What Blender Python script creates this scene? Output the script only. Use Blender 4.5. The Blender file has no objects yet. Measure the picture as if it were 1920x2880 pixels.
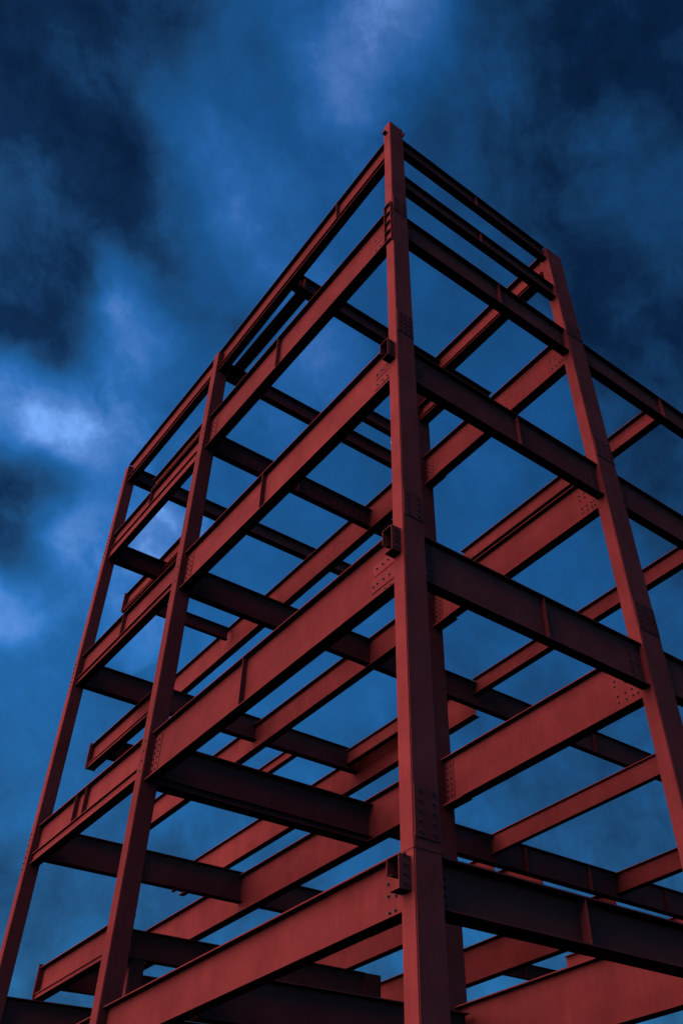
import bpy, bmesh, math, random
from mathutils import Vector, Matrix
random.seed(7)
scene = bpy.context.scene
col = scene.collection
R = math.radians

# ------------------------------------------------------------------ camera
# Survey frame: a = metres along the left facade, b = metres along the right
# facade, z = height above the second floor steel.  World: x=b, y=a, z+GZ.
GZ = 5.40
def W(a, b, z): return Vector((b, a, z + GZ))

cam_d = bpy.data.cameras.new('camera'); cam = bpy.data.objects.new('camera', cam_d)
col.objects.link(cam); scene.camera = cam
F, CX, CY, PW, PH = 2530.86, 1179.32, 1342.60, 1920.0, 2880.0
cam_d.sensor_fit = 'HORIZONTAL'; cam_d.sensor_width = 36.0
cam_d.lens = F / PW * 36.0
cam_d.shift_x = (PW / 2 - CX) / PW
cam_d.shift_y = (CY - PH / 2) / PW
cam_d.clip_start = 0.05; cam_d.clip_end = 4000
th, pit, rol = math.pi / 4 - 0.06453, 0.75938, -0.05236
hor = Vector((math.sin(th), math.cos(th), 0)); rgt = Vector((math.cos(th), -math.sin(th), 0)); up = Vector((0, 0, 1))
fwd = math.cos(pit) * hor + math.sin(pit) * up
u2 = -math.sin(pit) * hor + math.cos(pit) * up
rx = math.cos(rol) * rgt + math.sin(rol) * u2
uy = -math.sin(rol) * rgt + math.cos(rol) * u2
m = Matrix((rx, uy, -fwd)).transposed().to_4x4()
m.translation = W(-7.535, -6.2642, -3.8057)
cam.matrix_world = m

# ------------------------------------------------------------------ light
SUN_AZ = Vector((-0.87, 0.49, 0)).normalized()   # towards the light, horizontal
SUN_EL = R(36)
sun_dir = Vector((SUN_AZ.x * math.cos(SUN_EL), SUN_AZ.y * math.cos(SUN_EL), math.sin(SUN_EL)))
sd = bpy.data.lights.new('sun', 'SUN'); sd.energy = 2.05; sd.angle = R(90); sd.color = (1.0, 0.72, 0.70)
so = bpy.data.objects.new('sun', sd); col.objects.link(so)
so.rotation_euler = sun_dir.to_track_quat('Z', 'Y').to_euler()
so.location = (-30, 10, 40)

world = bpy.data.worlds.new('World'); scene.world = world; world.use_nodes = True; world.cycles.sampling_method = 'MANUAL'; world.cycles.sample_map_resolution = 256
nt = world.node_tree; N = nt.nodes; L = nt.links
for n in list(N): N.remove(n)
def nd(t, **k):
    n = N.new(t)
    for a, v in k.items(): setattr(n, a, v)
    return n
def math_n(op, a, b=None, c=None):
    n = nd('ShaderNodeMath', operation=op)
    for i, v in enumerate((a, b, c)):
        if v is None: continue
        if isinstance(v, (int, float)): n.inputs[i].default_value = v
        else: L.new(v, n.inputs[i])
    return n.outputs[0]
sky = nd('ShaderNodeTexSky', sky_type='NISHITA', sun_disc=False)
sky.sun_elevation = SUN_EL
sky.sun_rotation = math.atan2(sun_dir.x, sun_dir.y)
sky.altitude = 200; sky.air_density = 1.0; sky.dust_density = 0.6; sky.ozone_density = 4.0
tc = nd('ShaderNodeTexCoord')
dirv = tc.outputs['Generated']
def noise(scale, detail=5, rough=.55, vec=dirv, dist=0.0):
    n = nd('ShaderNodeTexNoise'); n.inputs['Scale'].default_value = scale
    n.inputs['Detail'].default_value = detail; n.inputs['Roughness'].default_value = rough
    n.inputs['Distortion'].default_value = dist
    L.new(vec, n.inputs['Vector']); return n
def warp(vec, scale, amp, detail=4):
    n = noise(scale, detail, .55, vec)
    s = nd('ShaderNodeVectorMath', operation='SUBTRACT'); L.new(n.outputs['Color'], s.inputs[0]); s.inputs[1].default_value = (.5, .5, .5)
    k = nd('ShaderNodeVectorMath', operation='SCALE'); L.new(s.outputs[0], k.inputs[0]); k.inputs['Scale'].default_value = amp
    a = nd('ShaderNodeVectorMath', operation='ADD'); L.new(vec, a.inputs[0]); L.new(k.outputs[0], a.inputs[1])
    return a.outputs[0]
wv = warp(dirv, 4.0, 0.075)
wv = warp(wv, 13.0, 0.034, 6)
# cloud cover, seen direction by direction: (x, y, z, reach, thinness 0 = thick dark cloud .. 1 = thin lit cloud)
COVER = [(-0.065, 0.451, 0.89, 0.064, 0.02), (-0.016, 0.42, 0.907, 0.066, 0.06), (0.048, 0.377, 0.925, 0.069, 0.22), (0.102, 0.339, 0.935, 0.07, 0.38), (0.156, 0.299, 0.942, 0.071, 0.5), (0.203, 0.262, 0.943, 0.071, 0.74), (0.226, 0.243, 0.943, 0.071, 0.66), (0.266, 0.21, 0.941, 0.093, 0.34), (0.315, 0.169, 0.934, 0.093, 0.1), (0.362, 0.127, 0.924, 0.092, 0.08), (0.414, 0.078, 0.907, 0.09, 0.1), (-0.043, 0.493, 0.869, 0.066, 0.1), (0.008, 0.462, 0.887, 0.068, 0.12), (0.058, 0.431, 0.901, 0.07, 0.22), (0.102, 0.401, 0.911, 0.072, 0.38), (0.15, 0.366, 0.918, 0.072, 0.34), (0.199, 0.33, 0.923, 0.074, 0.62), (0.241, 0.298, 0.924, 0.074, 0.6), (0.289, 0.259, 0.922, 0.097, 0.34), (0.342, 0.213, 0.915, 0.097, 0.12), (0.396, 0.164, 0.903, 0.095, 0.16), (0.45, 0.113, 0.886, 0.093, 0.12), (-0.02, 0.536, 0.844, 0.068, 0.12), (0.023, 0.511, 0.859, 0.07, 0.06), (0.077, 0.478, 0.875, 0.072, 0.12), (0.119, 0.451, 0.884, 0.074, 0.6), (0.158, 0.425, 0.891, 0.075, 0.46), (0.209, 0.389, 0.897, 0.076, 0.42), (0.255, 0.354, 0.9, 0.076, 0.5), (0.315, 0.306, 0.898, 0.101, 0.34), (0.383, 0.247, 0.89, 0.1, 0.14), (0.447, 0.188, 0.875, 0.098, 0.12), (0.485, 0.149, 0.862, 0.096, 0.2), (-0.005, 0.575, 0.818, 0.069, 0.34), (0.028, 0.558, 0.83, 0.071, 0.12), (0.076, 0.53, 0.844, 0.073, 0.06), (0.126, 0.5, 0.857, 0.075, 0.14), (0.162, 0.477, 0.864, 0.076, 0.62), (0.206, 0.447, 0.871, 0.077, 0.52), (0.257, 0.41, 0.875, 0.078, 0.45), (0.344, 0.342, 0.875, 0.103, 0.33), (0.429, 0.266, 0.863, 0.102, 0.16), (0.501, 0.196, 0.843, 0.099, 0.44), (0.521, 0.175, 0.835, 0.098, 0.3), (0.019, 0.609, 0.793, 0.071, 0.16), (0.06, 0.588, 0.806, 0.073, 0.12), (0.106, 0.563, 0.82, 0.075, 0.16), (0.15, 0.537, 0.83, 0.076, 0.12), (0.191, 0.512, 0.838, 0.078, 0.5), (0.239, 0.479, 0.845, 0.079, 0.5), (0.284, 0.447, 0.848, 0.08, 0.46), (0.425, 0.332, 0.842, 0.105, 0.28), (0.491, 0.27, 0.828, 0.103, 0.2), (0.537, 0.223, 0.814, 0.101, 0.22), (0.037, 0.631, 0.775, 0.062, 0.08), (0.079, 0.61, 0.788, 0.063, 0.12), (0.129, 0.583, 0.802, 0.065, 0.72), (0.166, 0.562, 0.81, 0.066, 0.22), (0.211, 0.534, 0.819, 0.068, 0.3), (0.257, 0.504, 0.825, 0.069, 0.46), (0.055, 0.66, 0.749, 0.062, 0.08), (0.094, 0.642, 0.761, 0.064, 0.14), (0.127, 0.625, 0.77, 0.065, 0.52), (0.164, 0.605, 0.779, 0.066, 0.66), (0.198, 0.585, 0.786, 0.067, 0.42), (0.24, 0.559, 0.793, 0.069, 0.34), (0.566, 0.289, 0.772, 0.104, 0.15), (0.065, 0.689, 0.722, 0.063, 0.55), (0.097, 0.674, 0.732, 0.064, 0.16), (0.119, 0.664, 0.738, 0.065, 0.34), (0.152, 0.647, 0.747, 0.066, 0.7), (0.194, 0.625, 0.756, 0.068, 0.58), (0.236, 0.6, 0.764, 0.068, 0.45), (0.345, 0.529, 0.776, 0.071, 0.58), (0.082, 0.706, 0.703, 0.063, 0.8), (0.11, 0.694, 0.712, 0.064, 0.88), (0.143, 0.678, 0.721, 0.065, 0.8), (0.177, 0.661, 0.729, 0.067, 0.62), (0.219, 0.639, 0.738, 0.068, 0.45), (0.093, 0.729, 0.678, 0.063, 0.52), (0.118, 0.718, 0.686, 0.064, 0.7), (0.148, 0.705, 0.694, 0.065, 0.92), (0.178, 0.691, 0.701, 0.067, 0.68), (0.634, 0.338, 0.695, 0.105, 0.18), (0.113, 0.75, 0.652, 0.057, 0.1), (0.142, 0.738, 0.659, 0.058, 0.12), (0.172, 0.725, 0.667, 0.059, 0.58), (0.195, 0.714, 0.672, 0.06, 0.55), (0.129, 0.772, 0.623, 0.057, 0.06), (0.155, 0.762, 0.629, 0.058, 0.2), (0.185, 0.749, 0.636, 0.059, 0.6), (0.147, 0.789, 0.597, 0.057, 0.1), (0.181, 0.775, 0.605, 0.058, 0.8), (0.208, 0.764, 0.611, 0.059, 0.58), (0.282, 0.729, 0.624, 0.068, 0.74), (0.16, 0.809, 0.566, 0.056, 0.42), (0.178, 0.802, 0.57, 0.057, 0.14), (0.201, 0.793, 0.575, 0.058, 0.6), (0.168, 0.824, 0.541, 0.056, 0.86), (0.187, 0.818, 0.545, 0.057, 0.78), (0.217, 0.806, 0.551, 0.058, 0.5), (0.275, 0.781, 0.56, 0.066, 0.55), (0.189, 0.841, 0.506, 0.086, 0.5), (0.222, 0.829, 0.513, 0.088, 0.4), (0.209, 0.857, 0.472, 0.086, 0.38), (0.242, 0.845, 0.477, 0.088, 0.36), (0.232, 0.878, 0.418, 0.083, 0.36), (0.253, 0.896, 0.365, 0.081, 0.28), (0.293, 0.882, 0.369, 0.083, 0.34), (0.286, 0.911, 0.296, 0.078, 0.26), (0.337, 0.893, 0.3, 0.081, 0.34), (0.317, 0.916, 0.246, 0.076, 0.27), (0.387, 0.672, 0.632, 0.155, 0.43), (0.318, 0.62, 0.717, 0.154, 0.45), (0.406, 0.42, 0.812, 0.154, 0.39), (0.462, 0.446, 0.767, 0.156, 0.43), (0.539, 0.516, 0.666, 0.158, 0.39999999999999997), (0.601, 0.56, 0.57, 0.155, 0.39), (0.609, 0.492, 0.622, 0.155, 0.37), (0.449, 0.714, 0.538, 0.152, 0.43), (0.681, 0.477, 0.556, 0.151, 0.36), (0.629, 0.602, 0.492, 0.151, 0.33), (0.709, 0.612, 0.35, 0.139, 0.28), (0.668, 0.382, 0.639, 0.15, 0.27), (0.754, 0.494, 0.433, 0.142, 0.25), (0.757, 0.577, 0.307, 0.134, 0.22999999999999998), (0.501, 0.777, 0.381, 0.141, 0.32), (0.451, 0.845, 0.286, 0.13, 0.28), (0.634, 0.738, 0.23, 0.128, 0.3)]
num, den = None, None
for x, y, z, r, v in COVER:
    dn = nd('ShaderNodeVectorMath', operation='DISTANCE'); L.new(wv, dn.inputs[0]); dn.inputs[1].default_value = (x, y, z)
    mr = nd('ShaderNodeMapRange', interpolation_type='SMOOTHERSTEP')
    L.new(dn.outputs['Value'], mr.inputs['Value'])
    mr.inputs['From Min'].default_value = 0.0; mr.inputs['From Max'].default_value = r
    mr.inputs['To Min'].default_value = 1.0; mr.inputs['To Max'].default_value = 0.0
    w = mr.outputs[0]
    num = math_n('MULTIPLY_ADD', w, v, num if num is not None else .008 * .40)
    den = math_n('ADD', w, den if den is not None else .008)
cov = math_n('DIVIDE', num, den)
# wind-drawn texture: noise stretched along the drift of the clouds
EX = [(0.768, 0.4959, -0.4052), (0.622, -0.7282, 0.2878), (0.1523, 0.4731, 0.8677)]
cmb = nd('ShaderNodeCombineXYZ')
for k, (e, sc) in enumerate(zip(EX, (3.2, 11.0, 4.0))):
    dt = nd('ShaderNodeVectorMath', operation='DOT_PRODUCT'); L.new(wv, dt.inputs[0]); dt.inputs[1].default_value = e
    L.new(math_n('MULTIPLY', dt.outputs['Value'], sc), cmb.inputs[k])
n1 = noise(1.0, 8, .64, cmb.outputs[0]).outputs['Fac']; n2 = noise(8.5, 10, .66, wv).outputs['Fac']
tex = math_n('ADD', math_n('MULTIPLY', math_n('SUBTRACT', n1, .5), .60), math_n('MULTIPLY', math_n('SUBTRACT', n2, .5), .80))
n3 = noise(7.0, 9, .60, wv).outputs['Fac']
billow = math_n('SUBTRACT', math_n('MULTIPLY', math_n('ABSOLUTE', math_n('SUBTRACT', n3, .5)), 2.0), .19)
gate = math_n('MINIMUM', math_n('ADD', math_n('MULTIPLY', math_n('ABSOLUTE', math_n('SUBTRACT', cov, .43)), 2.6), .38), 1.1)
tex = math_n('MULTIPLY', math_n('ADD', tex, math_n('MULTIPLY', billow, .50)), gate)
lift = math_n('MULTIPLY', math_n('MAXIMUM', math_n('SUBTRACT', cov, .48), 0.0), .30)
t = math_n('ADD', math_n('ADD', math_n('MULTIPLY_ADD', cov, 1.30, -.09), lift), tex)
t = math_n('MULTIPLY', math_n('ADD', t, .2), .8)
ramp = nd('ShaderNodeValToRGB'); L.new(t, ramp.inputs[0])
cr = ramp.color_ramp; cr.interpolation = 'LINEAR'
cr.elements[0].position = 0.0; cr.elements[0].color = (.030, .095, .16, 1)
cr.elements[1].position = .97; cr.elements[1].color = (1.75, 2.25, 2.65, 1)
for p, c in ((.16, (.050, .15, .245)), (.32, (.105, .32, .46)), (.528, (.13, .60, .92)), (.656, (.26, .88, 1.36)), (.80, (.80, 1.28, 1.74))):
    e = cr.elements.new(p); e.color = (*c, 1)
mul = nd('ShaderNodeMix', data_type='RGBA', blend_type='MULTIPLY'); mul.inputs[0].default_value = 1.0
L.new(sky.outputs[0], mul.inputs[6]); L.new(ramp.outputs[0], mul.inputs[7])
bg = nd('ShaderNodeBackground'); bg.inputs['Strength'].default_value = 0.079
L.new(mul.outputs[2], bg.inputs[0])
wo = nd('ShaderNodeOutputWorld'); L.new(bg.outputs[0], wo.inputs[0])

vs = scene.view_settings
vs.view_transform = 'Standard'; vs.look = 'None'; vs.gamma = 1.0; vs.exposure = 0.52
scene.render.engine = 'CYCLES'
scene.cycles.max_bounces = 5; scene.cycles.diffuse_bounces = 0

# ------------------------------------------------------------------ materials
def principled(name):
    mt = bpy.data.materials.new(name); mt.use_nodes = True
    n = mt.node_tree.nodes; l = mt.node_tree.links
    return mt, n, l, n['Principled BSDF']
def paint(name, base, var=.17, rough=.74, stain=True):
    mt, n, l, p = principled(name)
    tcn = n.new('ShaderNodeTexCoord'); pos = tcn.outputs['Object']
    geo = n.new('ShaderNodeNewGeometry')
    def nz(scale, detail=4, r=.55, vec=None):
        q = n.new('ShaderNodeTexNoise'); q.inputs['Scale'].default_value = scale; q.inputs['Detail'].default_value = detail
        q.inputs['Roughness'].default_value = r; l.new(vec or geo.outputs['Position'], q.inputs['Vector']); return q.outputs['Fac']
    def rampf(src, a, b, ca, cb):
        q = n.new('ShaderNodeValToRGB'); l.new(src, q.inputs[0]); q.color_ramp.elements[0].position = a; q.color_ramp.elements[1].position = b
        q.color_ramp.elements[0].color = (*ca, 1); q.color_ramp.elements[1].color = (*cb, 1); return q.outputs[0]
    lo = tuple(c * (1 - var) for c in base); hi = tuple(min(1, c * (1 + var)) for c in base)
    c = rampf(nz(1.3, 6, .62), .32, .70, lo, hi)
    # rain streaks: noise stretched along the vertical
    mp = n.new('ShaderNodeMapping'); mp.inputs['Scale'].default_value = (9, 9, .5); l.new(geo.outputs['Position'], mp.inputs['Vector'])
    st = rampf(nz(1.6, 5, .6, mp.outputs[0]), .44, .72, (.80, .78, .78), (1.1, 1.08, 1.08))
    mx = n.new('ShaderNodeMix'); mx.data_type = 'RGBA'; mx.blend_type = 'MULTIPLY'; mx.inputs[0].default_value = .35
    l.new(c, mx.inputs[6]); l.new(st, mx.inputs[7]); c = mx.outputs[2]
    oi = n.new('ShaderNodeObjectInfo'); mr_ = n.new('ShaderNodeMapRange'); l.new(oi.outputs['Random'], mr_.inputs[0]); mr_.inputs[3].default_value = .84; mr_.inputs[4].default_value = 1.12
    sc_ = n.new('ShaderNodeVectorMath'); sc_.operation = 'SCALE'; l.new(c, sc_.inputs[0]); l.new(mr_.outputs[0], sc_.inputs['Scale']); c = sc_.outputs[0]
    if stain:
        ch = rampf(nz(14, 6, .7), .70, .78, (0, 0, 0), (1, 1, 1))
        lim = rampf(nz(.9, 2), .56, .66, (0, 0, 0), (.55, .55, .55))
        mm = n.new('ShaderNodeMath'); mm.operation = 'MULTIPLY'; l.new(ch, mm.inputs[0]); l.new(lim, mm.inputs[1])
        m2 = n.new('ShaderNodeMix'); m2.data_type = 'RGBA'; l.new(mm.outputs[0], m2.inputs[0]); l.new(c, m2.inputs[6]); m2.inputs[7].default_value = (.46, .24, .22, 1); c = m2.outputs[2]
        ru = rampf(nz(5.5, 6, .7), .66, .76, (0, 0, 0), (.7, .7, .7))
        m3 = n.new('ShaderNodeMix'); m3.data_type = 'RGBA'; l.new(ru, m3.inputs[0]); l.new(c, m3.inputs[6]); m3.inputs[7].default_value = (.21, .048, .030, 1); c = m3.outputs[2]
    l.new(c, p.inputs['Base Color'])
    rr = n.new('ShaderNodeMapRange'); l.new(nz(7, 4), rr.inputs[0]); rr.inputs[3].default_value = rough - .10; rr.inputs[4].default_value = rough + .16
    l.new(rr.outputs[0], p.inputs['Roughness'])
    p.inputs['Specular IOR Level'].default_value = .012
    bp = n.new('ShaderNodeBump'); bp.inputs['Strength'].default_value = .18; bp.inputs['Distance'].default_value = .004
    ad = n.new('ShaderNodeMath'); ad.operation = 'ADD'; l.new(nz(45, 3), ad.inputs[0])
    m5 = n.new('ShaderNodeMath'); m5.operation = 'MULTIPLY'; l.new(nz(3, 2), m5.inputs[0]); m5.inputs[1].default_value = 4.0; l.new(m5.outputs[0], ad.inputs[1])
    l.new(ad.outputs[0], bp.inputs['Height']); l.new(bp.outputs[0], p.inputs['Normal'])
    return mt
PRIMER = paint('red_oxide_primer', (.39, .053, .043))
BOLT = paint('dark_bolt_steel', (.060, .022, .022), .2, .42, False)
BOLT.node_tree.nodes['Principled BSDF'].inputs['Specular IOR Level'].default_value = .4
DECK = paint('galvanised_deck', (.16, .16, .17), .2, .5, False)
PLATE = paint('weathered_plate', (.36, .051, .042))
def ground_mat():
    mt, n, l, p = principled('compacted_soil')
    geo = n.new('ShaderNodeNewGeometry'); q = n.new('ShaderNodeTexNoise'); q.inputs['Scale'].default_value = .8; q.inputs['Detail'].default_value = 8
    l.new(geo.outputs['Position'], q.inputs['Vector']); r = n.new('ShaderNodeValToRGB'); l.new(q.outputs['Fac'], r.inputs[0])
    r.color_ramp.elements[0].color = (.016, .014, .012, 1); r.color_ramp.elements[1].color = (.034, .030, .026, 1)
    l.new(r.outputs[0], p.inputs['Base Color']); p.inputs['Roughness'].default_value = .95
    return mt
SOIL = ground_mat()
def rag_mat():
    mt, n, l, p = principled('pale_plastic')
    p.inputs['Base Color'].default_value = (.45, .47, .55, 1); p.inputs['Roughness'].default_value = .35
    p.inputs['Transmission Weight'].default_value = .35
    return mt
RAG = rag_mat()

# ------------------------------------------------------------------ mesh helpers
def link(name, me, mat, parent=None):
    o = bpy.data.objects.new(name, me); col.objects.link(o)
    if mat and not me.materials: me.materials.append(mat)
    if parent: o.parent = parent
    return o
def mesh_from(bm, name):
    bmesh.ops.recalc_face_normals(bm, faces=bm.faces)
    me = bpy.data.meshes.new(name); bm.to_mesh(me); bm.free(); return me
def box_bm(bm, a0, a1, b0, b1, z0, z1):
    vs_ = [bm.verts.new(W(a, b, z)) for a in (a0, a1) for b in (b0, b1) for z in (z0, z1)]
    for f in ((0,1,3,2),(4,6,7,5),(0,4,5,1),(2,3,7,6),(0,2,6,4),(1,5,7,3)):
        bm.faces.new([vs_[i] for i in f])
def box(name, a0, a1, b0, b1, z0, z1, parent, mat=None, bev=0.0, seg=1):
    bm = bmesh.new(); box_bm(bm, min(a0,a1), max(a0,a1), min(b0,b1), max(b0,b1), min(z0,z1), max(z0,z1))
    if bev: bmesh.ops.bevel(bm, geom=list(bm.edges), offset=bev, segments=seg, affect='EDGES')
    o = link(name, mesh_from(bm, name), mat or PRIMER, parent)
    if bev and seg > 1:
        for p in o.data.polygons: p.use_smooth = False
    return o
def extrude_profile(prof, d, s0, s1):
    """prof: list of (lateral, z); d 'A' runs along a, 'B' runs along b"""
    bm = bmesh.new(); rings = []
    for s in (s0, s1):
        rings.append([bm.verts.new(W(s, q, z) if d == 'A' else W(q, s, z)) for q, z in prof])
    n = len(prof)
    for i in range(n):
        bm.faces.new((rings[0][i], rings[0][(i+1) % n], rings[1][(i+1) % n], rings[1][i]))
    bm.faces.new(rings[0]); bm.faces.new(rings[1])
    return bm

frame = bpy.data.objects.new('steel_frame', None); col.objects.link(frame)
frame['label'] = 'red primer painted steel building frame of columns and beams against the dark blue sky'
frame['category'] = 'building frame'

def cbox(b, *a, **k): return b
def beam(name, d, s0, s1, lat, zt, dep, w, tf=.018, tw=.014, lip=0.0, lipin=.045, stiff=(), label=None, both=True, drop=0.0):
    """I-section; lat = outer flange edge, zt = top of steel; lip = a second, shallow section under the bottom flange"""
    l0, l1 = lat, lat + w; c = lat + w / 2; zb = zt - dep
    if not lip:
        pr = [(l0, zt), (l1, zt), (l1, zt-tf), (c+tw/2, zt-tf), (c+tw/2, zb+tf), (l1, zb+tf), (l1, zb), (l0, zb), (l0, zb+tf), (c-tw/2, zb+tf), (c-tw/2, zt-tf), (l0, zt-tf)]
    else:
        zm = zb + lip            # underside of the main section
        w0 = l0 + lipin
        pr = [(l0, zt), (l1, zt), (l1, zt-tf), (c+tw/2, zt-tf), (c+tw/2, zm+tf), (l1, zm+tf), (l1, zb), (l0+.006, zb), (l0+.006, zb+tf), (w0, zb+tf), (w0, zm), (l0, zm), (l0, zm+tf), (c-tw/2, zm+tf), (c-tw/2, zt-tf), (l0, zt-tf)]
    bm = extrude_profile(pr, d, s0, s1)
    if drop:
        for v in bm.verts: v.co.z -= drop * ((v.co.y if d == 'A' else v.co.x) - s0) / (s1 - s0)
    o = link(name, mesh_from(bm, name), PRIMER, frame)
    if label: o['label'] = label
    zl = zb + lip
    for s in stiff:
        for side in ((-1, 1) if both else (-1,)):
            q0, q1 = (l0 + .008, c - tw/2 - .001) if side < 0 else (c + tw/2 + .001, l1 - .008)
            if d == 'A': box('stiffener', s - .007, s + .007, q0, q1, zl + tf + .001, zt - tf - .001, o)
            else: box('stiffener', q0, q1, s - .007, s + .007, zl + tf + .001, zt - tf - .001, o)
    o['zs'] = 0; del o['zs']
    return o

# hex bolt heads, one mesh per facing
def bolt_mesh(axis):
    bm = bmesh.new()
    def prism(r, h0, h1, n, rot=0.0):
        rings = []
        for h in (h0, h1):
            ring = []
            for i in range(n):
                a = rot + 2 * math.pi * i / n
                u, v = r * math.cos(a), r * math.sin(a)
                ring.append(bm.verts.new((u, -h, v) if axis == 'a' else ((-h, u, v) if axis == 'b' else (u, v, -h))))
            rings.append(ring)
        for i in range(n): bm.faces.new((rings[0][i], rings[0][(i+1) % n], rings[1][(i+1) % n], rings[1][i]))
        bm.faces.new(rings[1])
    prism(.022, 0, .004, 10); prism(.0165, .004, .017, 6, .3); prism(.009, .017, .028, 6)
    return mesh_from(bm, 'bolt')
BM = {k: bolt_mesh(k) for k in 'abz'}
def bolt(parent, axis, a, b, z):
    o = link('bolt', BM[axis], BOLT, parent); o.location = W(a, b, z)
    o.rotation_euler = Vector((0, 1, 0) if axis == 'a' else (1, 0, 0)) * random.uniform(0, 1) if axis != 'z' else (0, 0, random.uniform(0, 1))
    return o

# ------------------------------------------------------------------ ground
bm = bmesh.new(); S = 1500
bm.faces.new([bm.verts.new((x, y, 0)) for x, y in ((-S,-S),(S,-S),(S,S),(-S,S))])
g = link('ground', mesh_from(bm, 'ground'), SOIL); g['kind'] = 'structure'

# ------------------------------------------------------------------ columns
BASE = -GZ
def column(a, b, ca, cb, zt, label=None, z0=BASE, cuts=()):
    """closed box section, rounded corners, with base plate, cap plate and splice plates"""
    bm = bmesh.new(); box_bm(bm, a, a+ca, b, b+cb, z0, zt)
    ed = [e for e in bm.edges if abs((e.verts[0].co - e.verts[1].co).z) > .5]
    bmesh.ops.bevel(bm, geom=ed, offset=.012, segments=2, affect='EDGES')
    o = link('column', mesh_from(bm, 'column'), PRIMER, frame)
    if label: o['label'] = label
    if z0 == BASE: box('base_plate', a-.12, a+ca+.12, b-.12, b+cb+.12, z0+.002, z0+.035, o)
    return o
C0 = column(0, 0, .247, .40, 17.39, 'tall corner column in front, its left face lit red')
R1 = column(0, 5.23, .268, .58, 16.96)
L1 = column(7.786, 0, .277, .345, 16.33)
L2 = column(13.243, 0, .253, .296, 16.11)
I1 = column(5.42, 5.10, .26, .49, 16.10)
R2 = column(0, 10.46, .268, .58, 13.42)
X1 = column(12.33, 2.36, .16, .33, 2.168)
X2 = column(12.33, 8.50, .20, .53, 2.73)

def splice(o, z, b0, b1, a=0.0, h=.60, rows=5, cols=2, bz=None, off=.10):
    """bolted cover plate on the face of the column that looks along -a"""
    p = box('splice_plate', a - .012, a - .0005, b0 + .016, b1 - .016, z, z + h, o, PLATE, .002)
    xs = [b0 + off + (b1 - b0 - 2 * off) * i / (cols - 1) for i in range(cols)]
    for x in xs:
        for k in range(rows):
            bolt(o, 'a', a - .012, x, z + .062 + k * .118)
splice(C0, 9.17, 0, .40, cols=3, off=.10); splice(C0, 4.805, 0, .40, rows=4, h=.50); splice(C0, .118, 0, .40)
splice(C0, 13.34, 0, .40, h=.55, rows=4)
splice(R1, 9.17, 5.23, 5.81, cols=3); splice(R1, 4.91, 5.23, 5.81, cols=3); splice(R1, 13.28, 5.23, 5.81, cols=3, rows=4)
# weld seam round the corner column at the second floor
box('weld_seam', -.006, .253, -.006, .406, -.004, .006, C0, PLATE, .002)
# strip of bolts down the outer edge of the far left column and the cap clips
for z in (12.55, 8.25, 3.85):
    for k in range(7):
        bolt(L2, 'b', 13.40, 0, z + k * .13)
    for k in range(4): bolt(L1, 'b', 7.90, 0, z + .12 + k * .2)

# open-ended box clips welded on the lit face of the corner column
def clip(z0, z1):
    o = box('bracket', .065, .075, -.165, -.001, z0, z1, C0, PLATE)
    o['label'] = 'open ended box bracket welded to the corner column'
    for nm, a in (('bracket_plate', (.272, .282, -.165, -.001, z0 + .18, z1)), ('bracket_plate', (.0755, .2715, -.165, -.001, z1 - .010, z1)),
                  ('bracket_plate', (.0755, .235, -.165, -.001, z0, z0 + .010)), ('bracket_plate', (.235, .2715, -.13, -.001, z0 + .18, z0 + .19))):
        box(nm, *a, C0, PLATE)
    for k in range(4): bolt(C0, 'a', .065, -.085, z0 + .06 + k * .1)
clip(8.42, 8.855); clip(4.11, 4.55); clip(-.44, -.08)
# tall four-cell clip under the roof beam
zz0, zz1 = 12.12, 13.60
box('bracket_rail', .012, .024, -.055, -.001, zz0, zz1, C0, PLATE); box('bracket_rail', .222, .236, -.055, -.001, zz0 + .1, zz1, C0, PLATE)
for k in range(5):
    z = zz1 - .012 - k * (zz1 - zz0 - .1) / 4
    box('bracket_plate', .0245, .2215, -.055, -.001, z - .012, z, C0, PLATE)

# ------------------------------------------------------------------ right facade beams (run along b)
E0, E1 = .401, 5.229
fr = {}
for k, zt, dep, w, sb in (('P', 17.02, .52, .19, 2.80), ('Q', 15.26, .50, .19, 2.76), ('5', 13.44, .82, .22, 3.10), ('4', 8.92, .855, .19, 2.98), ('3', 4.61, .82, .185, 2.89), ('2', 0.0, .565, .32, 2.75)):
    fr[k] = beam('beam', 'B', E0, E1, .04, zt, dep, w, stiff=(sb,))
for k, zt, dep, w in (('5', 13.40, .81, .22), ('4', 8.97, .89, .195), ('3', 4.69, .86, .20), ('2', 0.0, .565, .32)):
    fr[k + 'r'] = beam('beam', 'B', 5.811, 10.459, .04, zt, dep, w, stiff=(8.74,))
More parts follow.
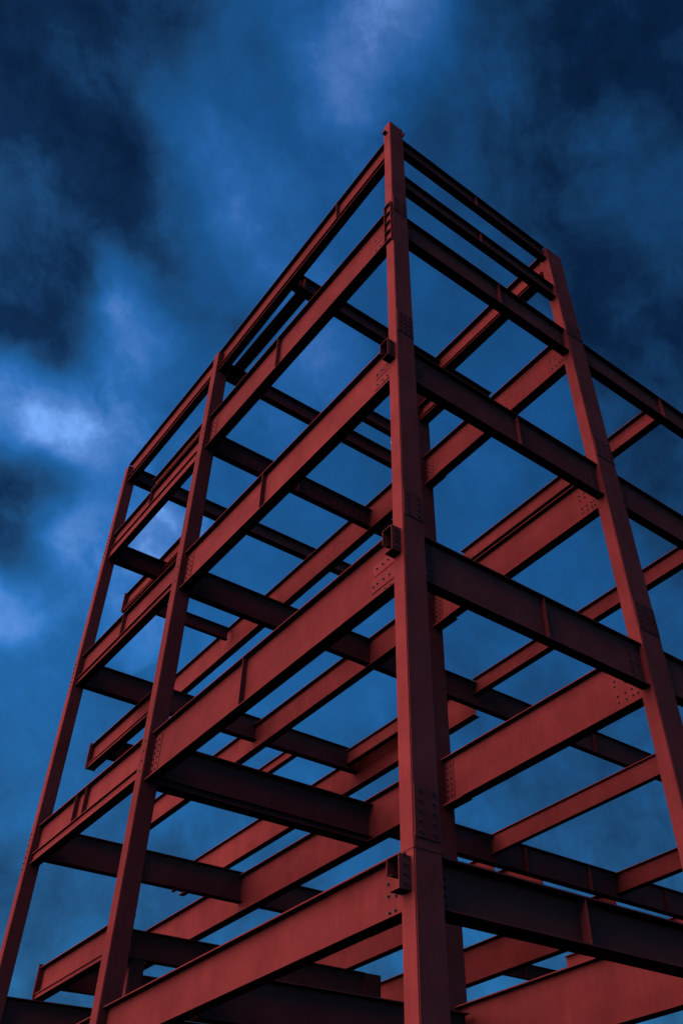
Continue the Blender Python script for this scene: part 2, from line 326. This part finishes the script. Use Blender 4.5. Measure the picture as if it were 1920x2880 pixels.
# bolted end connections of these beams
def web_bolts_B(o, aw, bs, zs):
    for b in bs:
        for z in zs: bolt(o, 'a', aw, b, z)
def endplate_B(o, b, zt, dep, w, lat=.04, sgn=-1):
    box('end_plate', lat + .002, lat + w - .002, b, b + sgn * .016, zt - dep + .024, zt - .024, o, PLATE)
for k in ('5', '4', '3', '2'):
    zt, dep, w = {'5': (13.44, .82, .22), '4': (8.92, .855, .19), '3': (4.61, .82, .185), '2': (0, .565, .32)}[k]
    aw = .04 + w / 2 - .008
    # cleat at the corner column
    pl = box('splice_plate', aw - .012, aw + .0005, .42, .66, zt - dep + .06, zt - .10, fr[k], PLATE, .002)
    web_bolts_B(fr[k], aw - .012, (.58,), [zt - .17 - i * (dep - .28) / 3 for i in range(4)])
    pl = box('splice_plate', aw - .012, aw + .0005, 4.84, 5.20, zt - dep + .05, zt - .08, fr[k], PLATE, .002)
    web_bolts_B(fr[k], aw - .012, (4.915, 5.10), [zt - .15 - i * (dep - .25) / 4 for i in range(5)])
    if k != '2': web_bolts_B(fr[k + 'r'], aw, (5.93,), [zt - .35 - i * .16 for i in range(3)])

# ------------------------------------------------------------------ left facade beams (run along a)
A0, A1, A2, A3 = .248, 7.785, 8.064, 13.242
lf = {}
lf['P'] = beam('beam', 'A', A0, 7.93, .06, 16.86, .93, .21, lip=.17, stiff=(2.27,), drop=.40)
lf['5'] = beam('beam', 'A', A0, A1, .06, 13.66, 1.17, .237, stiff=(4.56,))
lf['4'] = beam('beam', 'A', A0, A1, .06, 9.13, 1.01, .22, stiff=(4.55,))
lf['3'] = beam('beam', 'A', A0, A1, .06, 4.717, .96, .214, stiff=(4.49,))
lf['2'] = beam('beam', 'A', A0, A1, .06, .06, .635, .22)
lf['Pb'] = beam('beam', 'A', 7.94, 13.46, .06, 16.44, .90, .20, lip=.17, drop=.08)
lf['5b'] = beam('beam', 'A', A2, A3, .06, 13.31, .90, .20, lip=.34, stiff=(10.91,))
lf['5u'] = beam('beam', 'A', A2, 10.95, .06, 13.79, .40, .20)
lf['4b'] = beam('beam', 'A', A2, A3, .06, 9.23, .86, .21, lip=.18, stiff=(10.89,))
lf['3b'] = beam('beam', 'A', A2, A3, .06, 4.79, .85, .22, lip=.20, stiff=(11.26, 10.76))
lf['2b'] = beam('beam', 'A', A2, A3, .06, .01, .63, .22)
def web_bolts_A(o, bw, pts, axis='b'):
    for a, z in pts: bolt(o, axis, a, bw, z)
def splice_A(o, bw, a0, a1, z0, z1, zsplit):
    """two cover plates with a dark open joint between them"""
    box('splice_plate', a0, a1, bw - .012, bw + .0005, z0, zsplit - .008, o, PRIMER, .002)
    box('splice_plate', a0 + .05, a1 - .05, bw - .012, bw + .0005, zsplit + .008, z1, o, PRIMER, .002)
bw = {'5': .06 + .237/2 - .007, '4': .06 + .11 - .007, '3': .06 + .107 - .007, '2': .06 + .11 - .007}
splice_A(lf['3'], bw['3'], .25, .95, 3.97, 4.45, 4.23)
web_bolts_A(lf['3'], bw['3'] - .012, [(.55, 4.36), (.675, 4.36), (.815, 4.36), (.42, 4.36), (.53, 4.08), (.665, 4.08), (.81, 4.08), (.91, 4.08), (.40, 4.08)])
web_bolts_A(lf['3'], bw['3'], [(.52, 3.90), (.65, 3.90)])
splice_A(lf['4'], bw['4'], .25, .86, 8.37, 8.83, 8.60)
web_bolts_A(lf['4'], bw['4'] - .012, [(.48, 8.74), (.62, 8.74), (.77, 8.74), (.34, 8.74), (.485, 8.45), (.61, 8.45), (.76, 8.45), (.36, 8.45)])
web_bolts_A(lf['4'], bw['4'], [(.48, 8.30), (.60, 8.30)])
splice_A(lf['5'], bw['5'], .25, .90, 12.76, 13.30, 13.02)
web_bolts_A(lf['5'], bw['5'] - .012, [(.50, 13.22), (.65, 13.22), (.80, 13.22), (.37, 13.22), (.505, 12.84), (.64, 12.84), (.78, 12.84)])
web_bolts_A(lf['2'], bw['2'], [(.667, -.17), (.667, -.30), (.53, -.33), (.545, -.48), (.65, -.48)])
# cleats at the second column
for k, zt, dep, w in (('5', 13.66, 1.17, .237), ('4', 9.13, 1.01, .22), ('3', 4.717, .96, .214)):
    b_ = .06 + w/2 - .007
    box('splice_plate', 7.50, 7.78, b_ - .012, b_ + .0005, zt - dep + .09, zt - .10, lf[k], PLATE, .002)
    web_bolts_A(lf[k], b_ - .012, [(a, zt - .20 - i * (dep - .36) / 5) for a in (7.58, 7.71) for i in range(6)])

# ------------------------------------------------------------------ beams on the inner line (b = 5.28) and joists, running along a
inn = {}
inn['Pl'] = beam('beam', 'A', 4.30, 5.419, 5.20, 15.45, .62, .30, lip=.10)
inn['P'] = beam('beam', 'A', .269, 4.62, 5.20, 16.78, .78, .30, lip=.10)
inn['5'] = beam('beam', 'A', .269, 5.419, 5.28, 13.43, 1.02, .25)
inn['4'] = beam('beam', 'A', .269, 5.419, 5.28, 8.88, .95, .22)
inn['3'] = beam('beam', 'A', .269, 5.419, 5.28, 4.67, .97, .25)
inn['2'] = beam('beam', 'A', .269, 5.419, 5.28, .19, .92, .25)
inn['5f'] = beam('beam', 'A', 5.681, 20.5, 5.28, 13.52, 1.02, .24)
inn['4f'] = beam('beam', 'A', 5.681, 20.5, 5.28, 8.92, .79, .23)
inn['3f'] = beam('beam', 'A', 5.681, 20.5, 5.28, 4.75, .93, .27)
for k, zt, pts in (('3', 4.67, [(.873, 4.32), (.885, 4.22), (.545, 4.02), (.695, 4.02), (.545, 3.90), (.44, 3.90), (.86, 4.02), (.695, 3.90), (.44, 4.02), (.865, 3.90), (.65, 4.20)]),
               ('4', 8.88, [(.627, 8.62), (.76, 8.62), (.625, 8.50), (.76, 8.50), (.50, 8.275), (.42, 8.275), (.615, 8.275), (.50, 8.15), (.42, 8.15), (.75, 8.275), (.615, 8.15), (.75, 8.15)]),
               ('5', 13.43, [(.62, 13.1), (.76, 13.1), (.62, 12.98), (.76, 12.98), (.50, 12.75), (.42, 12.75), (.615, 12.75), (.75, 12.75), (.5, 12.6), (.62, 12.6)])):
    b_ = 5.28 + {'3': .25, '4': .22, '5': .25}[k] / 2 - .007
    web_bolts_A(inn[k], b_, pts)
    # end plate and cleat with two rows of bolts at the inner column, haunch plate under the beam
    zb = zt - {'3': .97, '4': .95, '5': 1.02}[k]
    box('splice_plate', 5.16, 5.41, b_ - .012, b_ + .0005, zb + .08, zt - .10, inn[k], PLATE, .002)
    web_bolts_A(inn[k], b_ - .012, [(a, zt - .18 - i * .125) for a in (5.24, 5.35) for i in range(6)])
    box('flange_plate', 4.85, 5.41, 5.275, 5.28 + .27, zb - .016, zb - .001, inn[k], PLATE)
# joists
J = []
def joist(*a, **k):
    o = beam('joist', *a, **k); J.append(o); return o
joist('A', .25, 7.95, 8.85, 13.50, .56, .24)
joist('A', .25, 7.95, 8.85, 9.03, .47, .21)
joist('A', .25, 7.72, 8.73, 4.66, .45, .14)
joist('A', .25, 7.72, 13.10, 4.64, .50, .23)
beam('beam', 'A', 7.98, 24.0, 8.80, 8.92, .96, .24)
joist('A', 13.5, 17.5, 6.95, 9.0, .31, .18)
joist('A', 10.0, 13.24, 8.44, 9.0, .45, .18)
joist('A', 4.60, 7.95, .52, 16.12, .26, .24)
inn['g'] = beam('beam', 'A', 7.90, 18.14, 13.10, 4.30, .95, .30)
inn['b2'] = beam('beam', 'A', 7.90, 18.14, 10.45, 4.65, .75, .28)
joist('A', 7.90, 12.75, 8.90, 4.35, .60, .16)
joist('A', 7.90, 12.75, 16.4, 4.35, .60, .2)
# stair-landing beams cantilevered past the second column, with end plates
for zt in (13.49, 8.34, 2.73):
    o = beam('landing_beam', 'A', 11.5, 15.90, 1.72, zt, .68, .24, lip=.10, lipin=.03)
    o['label'] = 'cantilevered beam with dark end plates sticking out past the second column'
    box('end_plate', 15.901, 15.92, 1.70, 1.98, zt - .70, zt + .03, o, PLATE)
    box('end_plate', 15.955, 15.975, 1.70, 1.98, zt - .62, zt + .08, o, PLATE)
    beam('landing_beam', 'B', 1.965, 5.279, 15.20 if zt < 13 else 15.60, zt - .02, .45 if zt > 13 else .55, .15)

# ------------------------------------------------------------------ beams running along b behind the facade
bb = {}
bb['m'] = beam('beam', 'B', .50, 7.39, 4.50, 16.71, .58, .26, stiff=(.66,))
bb['m0'] = beam('beam', 'B', .17, .499, 4.52, 16.42, .30, .22)
bb['P1'] = beam('beam', 'B', .346, 7.2, 7.87, 16.17, .55, .20)
bb['PX'] = beam('beam', 'B', 4.45, 6.2, 7.00, 16.36, .50, .19)
bb['51'] = beam('beam', 'B', .346, 9.0, 7.87, 13.31, .65, .19, stiff=(2.95,))
bb['P2'] = beam('beam', 'B', .297, 10.4, 13.30, 16.22, .50, .26)
bb['52'] = beam('beam', 'B', .297, 5.39, 13.30, 13.17, .62, .22)
bb['41'] = beam('beam', 'B', .346, 17.5, 7.87, 8.93, .73, .18, stiff=(13.6,))
bb['42'] = beam('beam', 'B', .297, 9.4, 13.25, 9.15, .68, .22)
bb['31'] = beam('beam', 'B', .346, 5.405, 7.87, 4.66, .86, .30, lip=.13)
bb['31r'] = beam('beam', 'B', 5.56, 17.5, 7.62, 4.65, .65, .22, stiff=(9.85, 12.1, 15.1))
bb['32'] = beam('beam', 'B', .297, 9.4, 13.25, 4.82, .70, .22, stiff=(2.6,))
bb['22'] = beam('beam', 'B', .297, 5.4, 13.30, 1.40, .70, .22)
bb['3x'] = beam('landing_beam', 'B', 1.97, 8.499, 12.30, 2.73, .56, .20)
bb['7'] = beam('beam', 'B', 13.41, 18.5, 13.0, 4.01, .40, .15, stiff=(15.0,))
bb['2d'] = beam('beam', 'B', .29, 5.279, 5.05, .02, .62, .24)
bb['21'] = beam('beam', 'B', .346, 5.279, 7.87, 0.0, .62, .24)
# bolt clusters where the inner beams meet the left columns
for k, a, zt in (('51', 7.87, 13.31), ('41', 7.87, 8.93), ('31', 7.87, 4.66), ('52', 13.3, 13.17), ('42', 13.25, 9.15), ('P2', 13.3, 16.22)):
    o = bb[k]
    for b in (.46, .58):
        for i in range(4): bolt(o, 'a', a + .085, b, zt - .14 - i * .12)
# small lugs hanging from one beam
for b in (3.55, 3.82): box('lug', 13.28, 13.40, b, b + .07, 4.04, 4.119, bb['32'])

# profiled floor deck on the second floor, dark from below
bm = bmesh.new(); prof = []
n = 26; a_0, a_1 = 5.30, 7.86
for i in range(n):
    p0 = a_0 + (a_1 - a_0) * i / n; s = (a_1 - a_0) / n
    prof += [(p0, .03), (p0 + s * .35, .03), (p0 + s * .5, .085), (p0 + s * .85, .085)]
v0 = [bm.verts.new(W(a, .31, z)) for a, z in prof]; v1 = [bm.verts.new(W(a, 5.27, z)) for a, z in prof]
for i in range(len(prof) - 1): bm.faces.new((v0[i], v0[i+1], v1[i+1], v1[i]))
dk = link('floor_deck', mesh_from(bm, 'floor_deck'), DECK, frame); dk['label'] = 'dark profiled metal deck seen from below'
sm = dk.modifiers.new('t', 'SOLIDIFY'); sm.thickness = .004

# lifting lug and shackle on top of the corner column
box('lifting_lug', -.016, -.001, .30, .36, 17.10, 17.36, C0, PLATE)
box('lifting_lug', -.10, -.002, .335, .375, 16.98, 17.09, C0, PLATE, .01)
box('cleat', .10, .20, -.09, -.001, 16.93, 16.98, C0, PLATE)

# scrap of plastic sheet caught on the roof beam
bm = bmesh.new(); nx, nz_ = 7, 9; vv = []
for j in range(nz_):
    for i in range(nx):
        u, v = i / (nx - 1), j / (nz_ - 1)
        vv.append(bm.verts.new(W(7.0 + .10 * math.sin(7 * u + 3 * v), 5.55 + .34 * u * (1 - .35 * v) + .05 * math.sin(9 * v), 15.85 - .62 * v + .05 * math.sin(5 * u))))
for j in range(nz_ - 1):
    for i in range(nx - 1):
        k = j * nx + i; bm.faces.new((vv[k], vv[k+1], vv[k+nx+1], vv[k+nx]))
rg = link('plastic_sheet', mesh_from(bm, 'plastic_sheet'), RAG)
rg['label'] = 'scrap of pale plastic sheet hanging under the roof beam behind the corner column'; rg['category'] = 'plastic sheet'
for p in rg.data.polygons: p.use_smooth = True
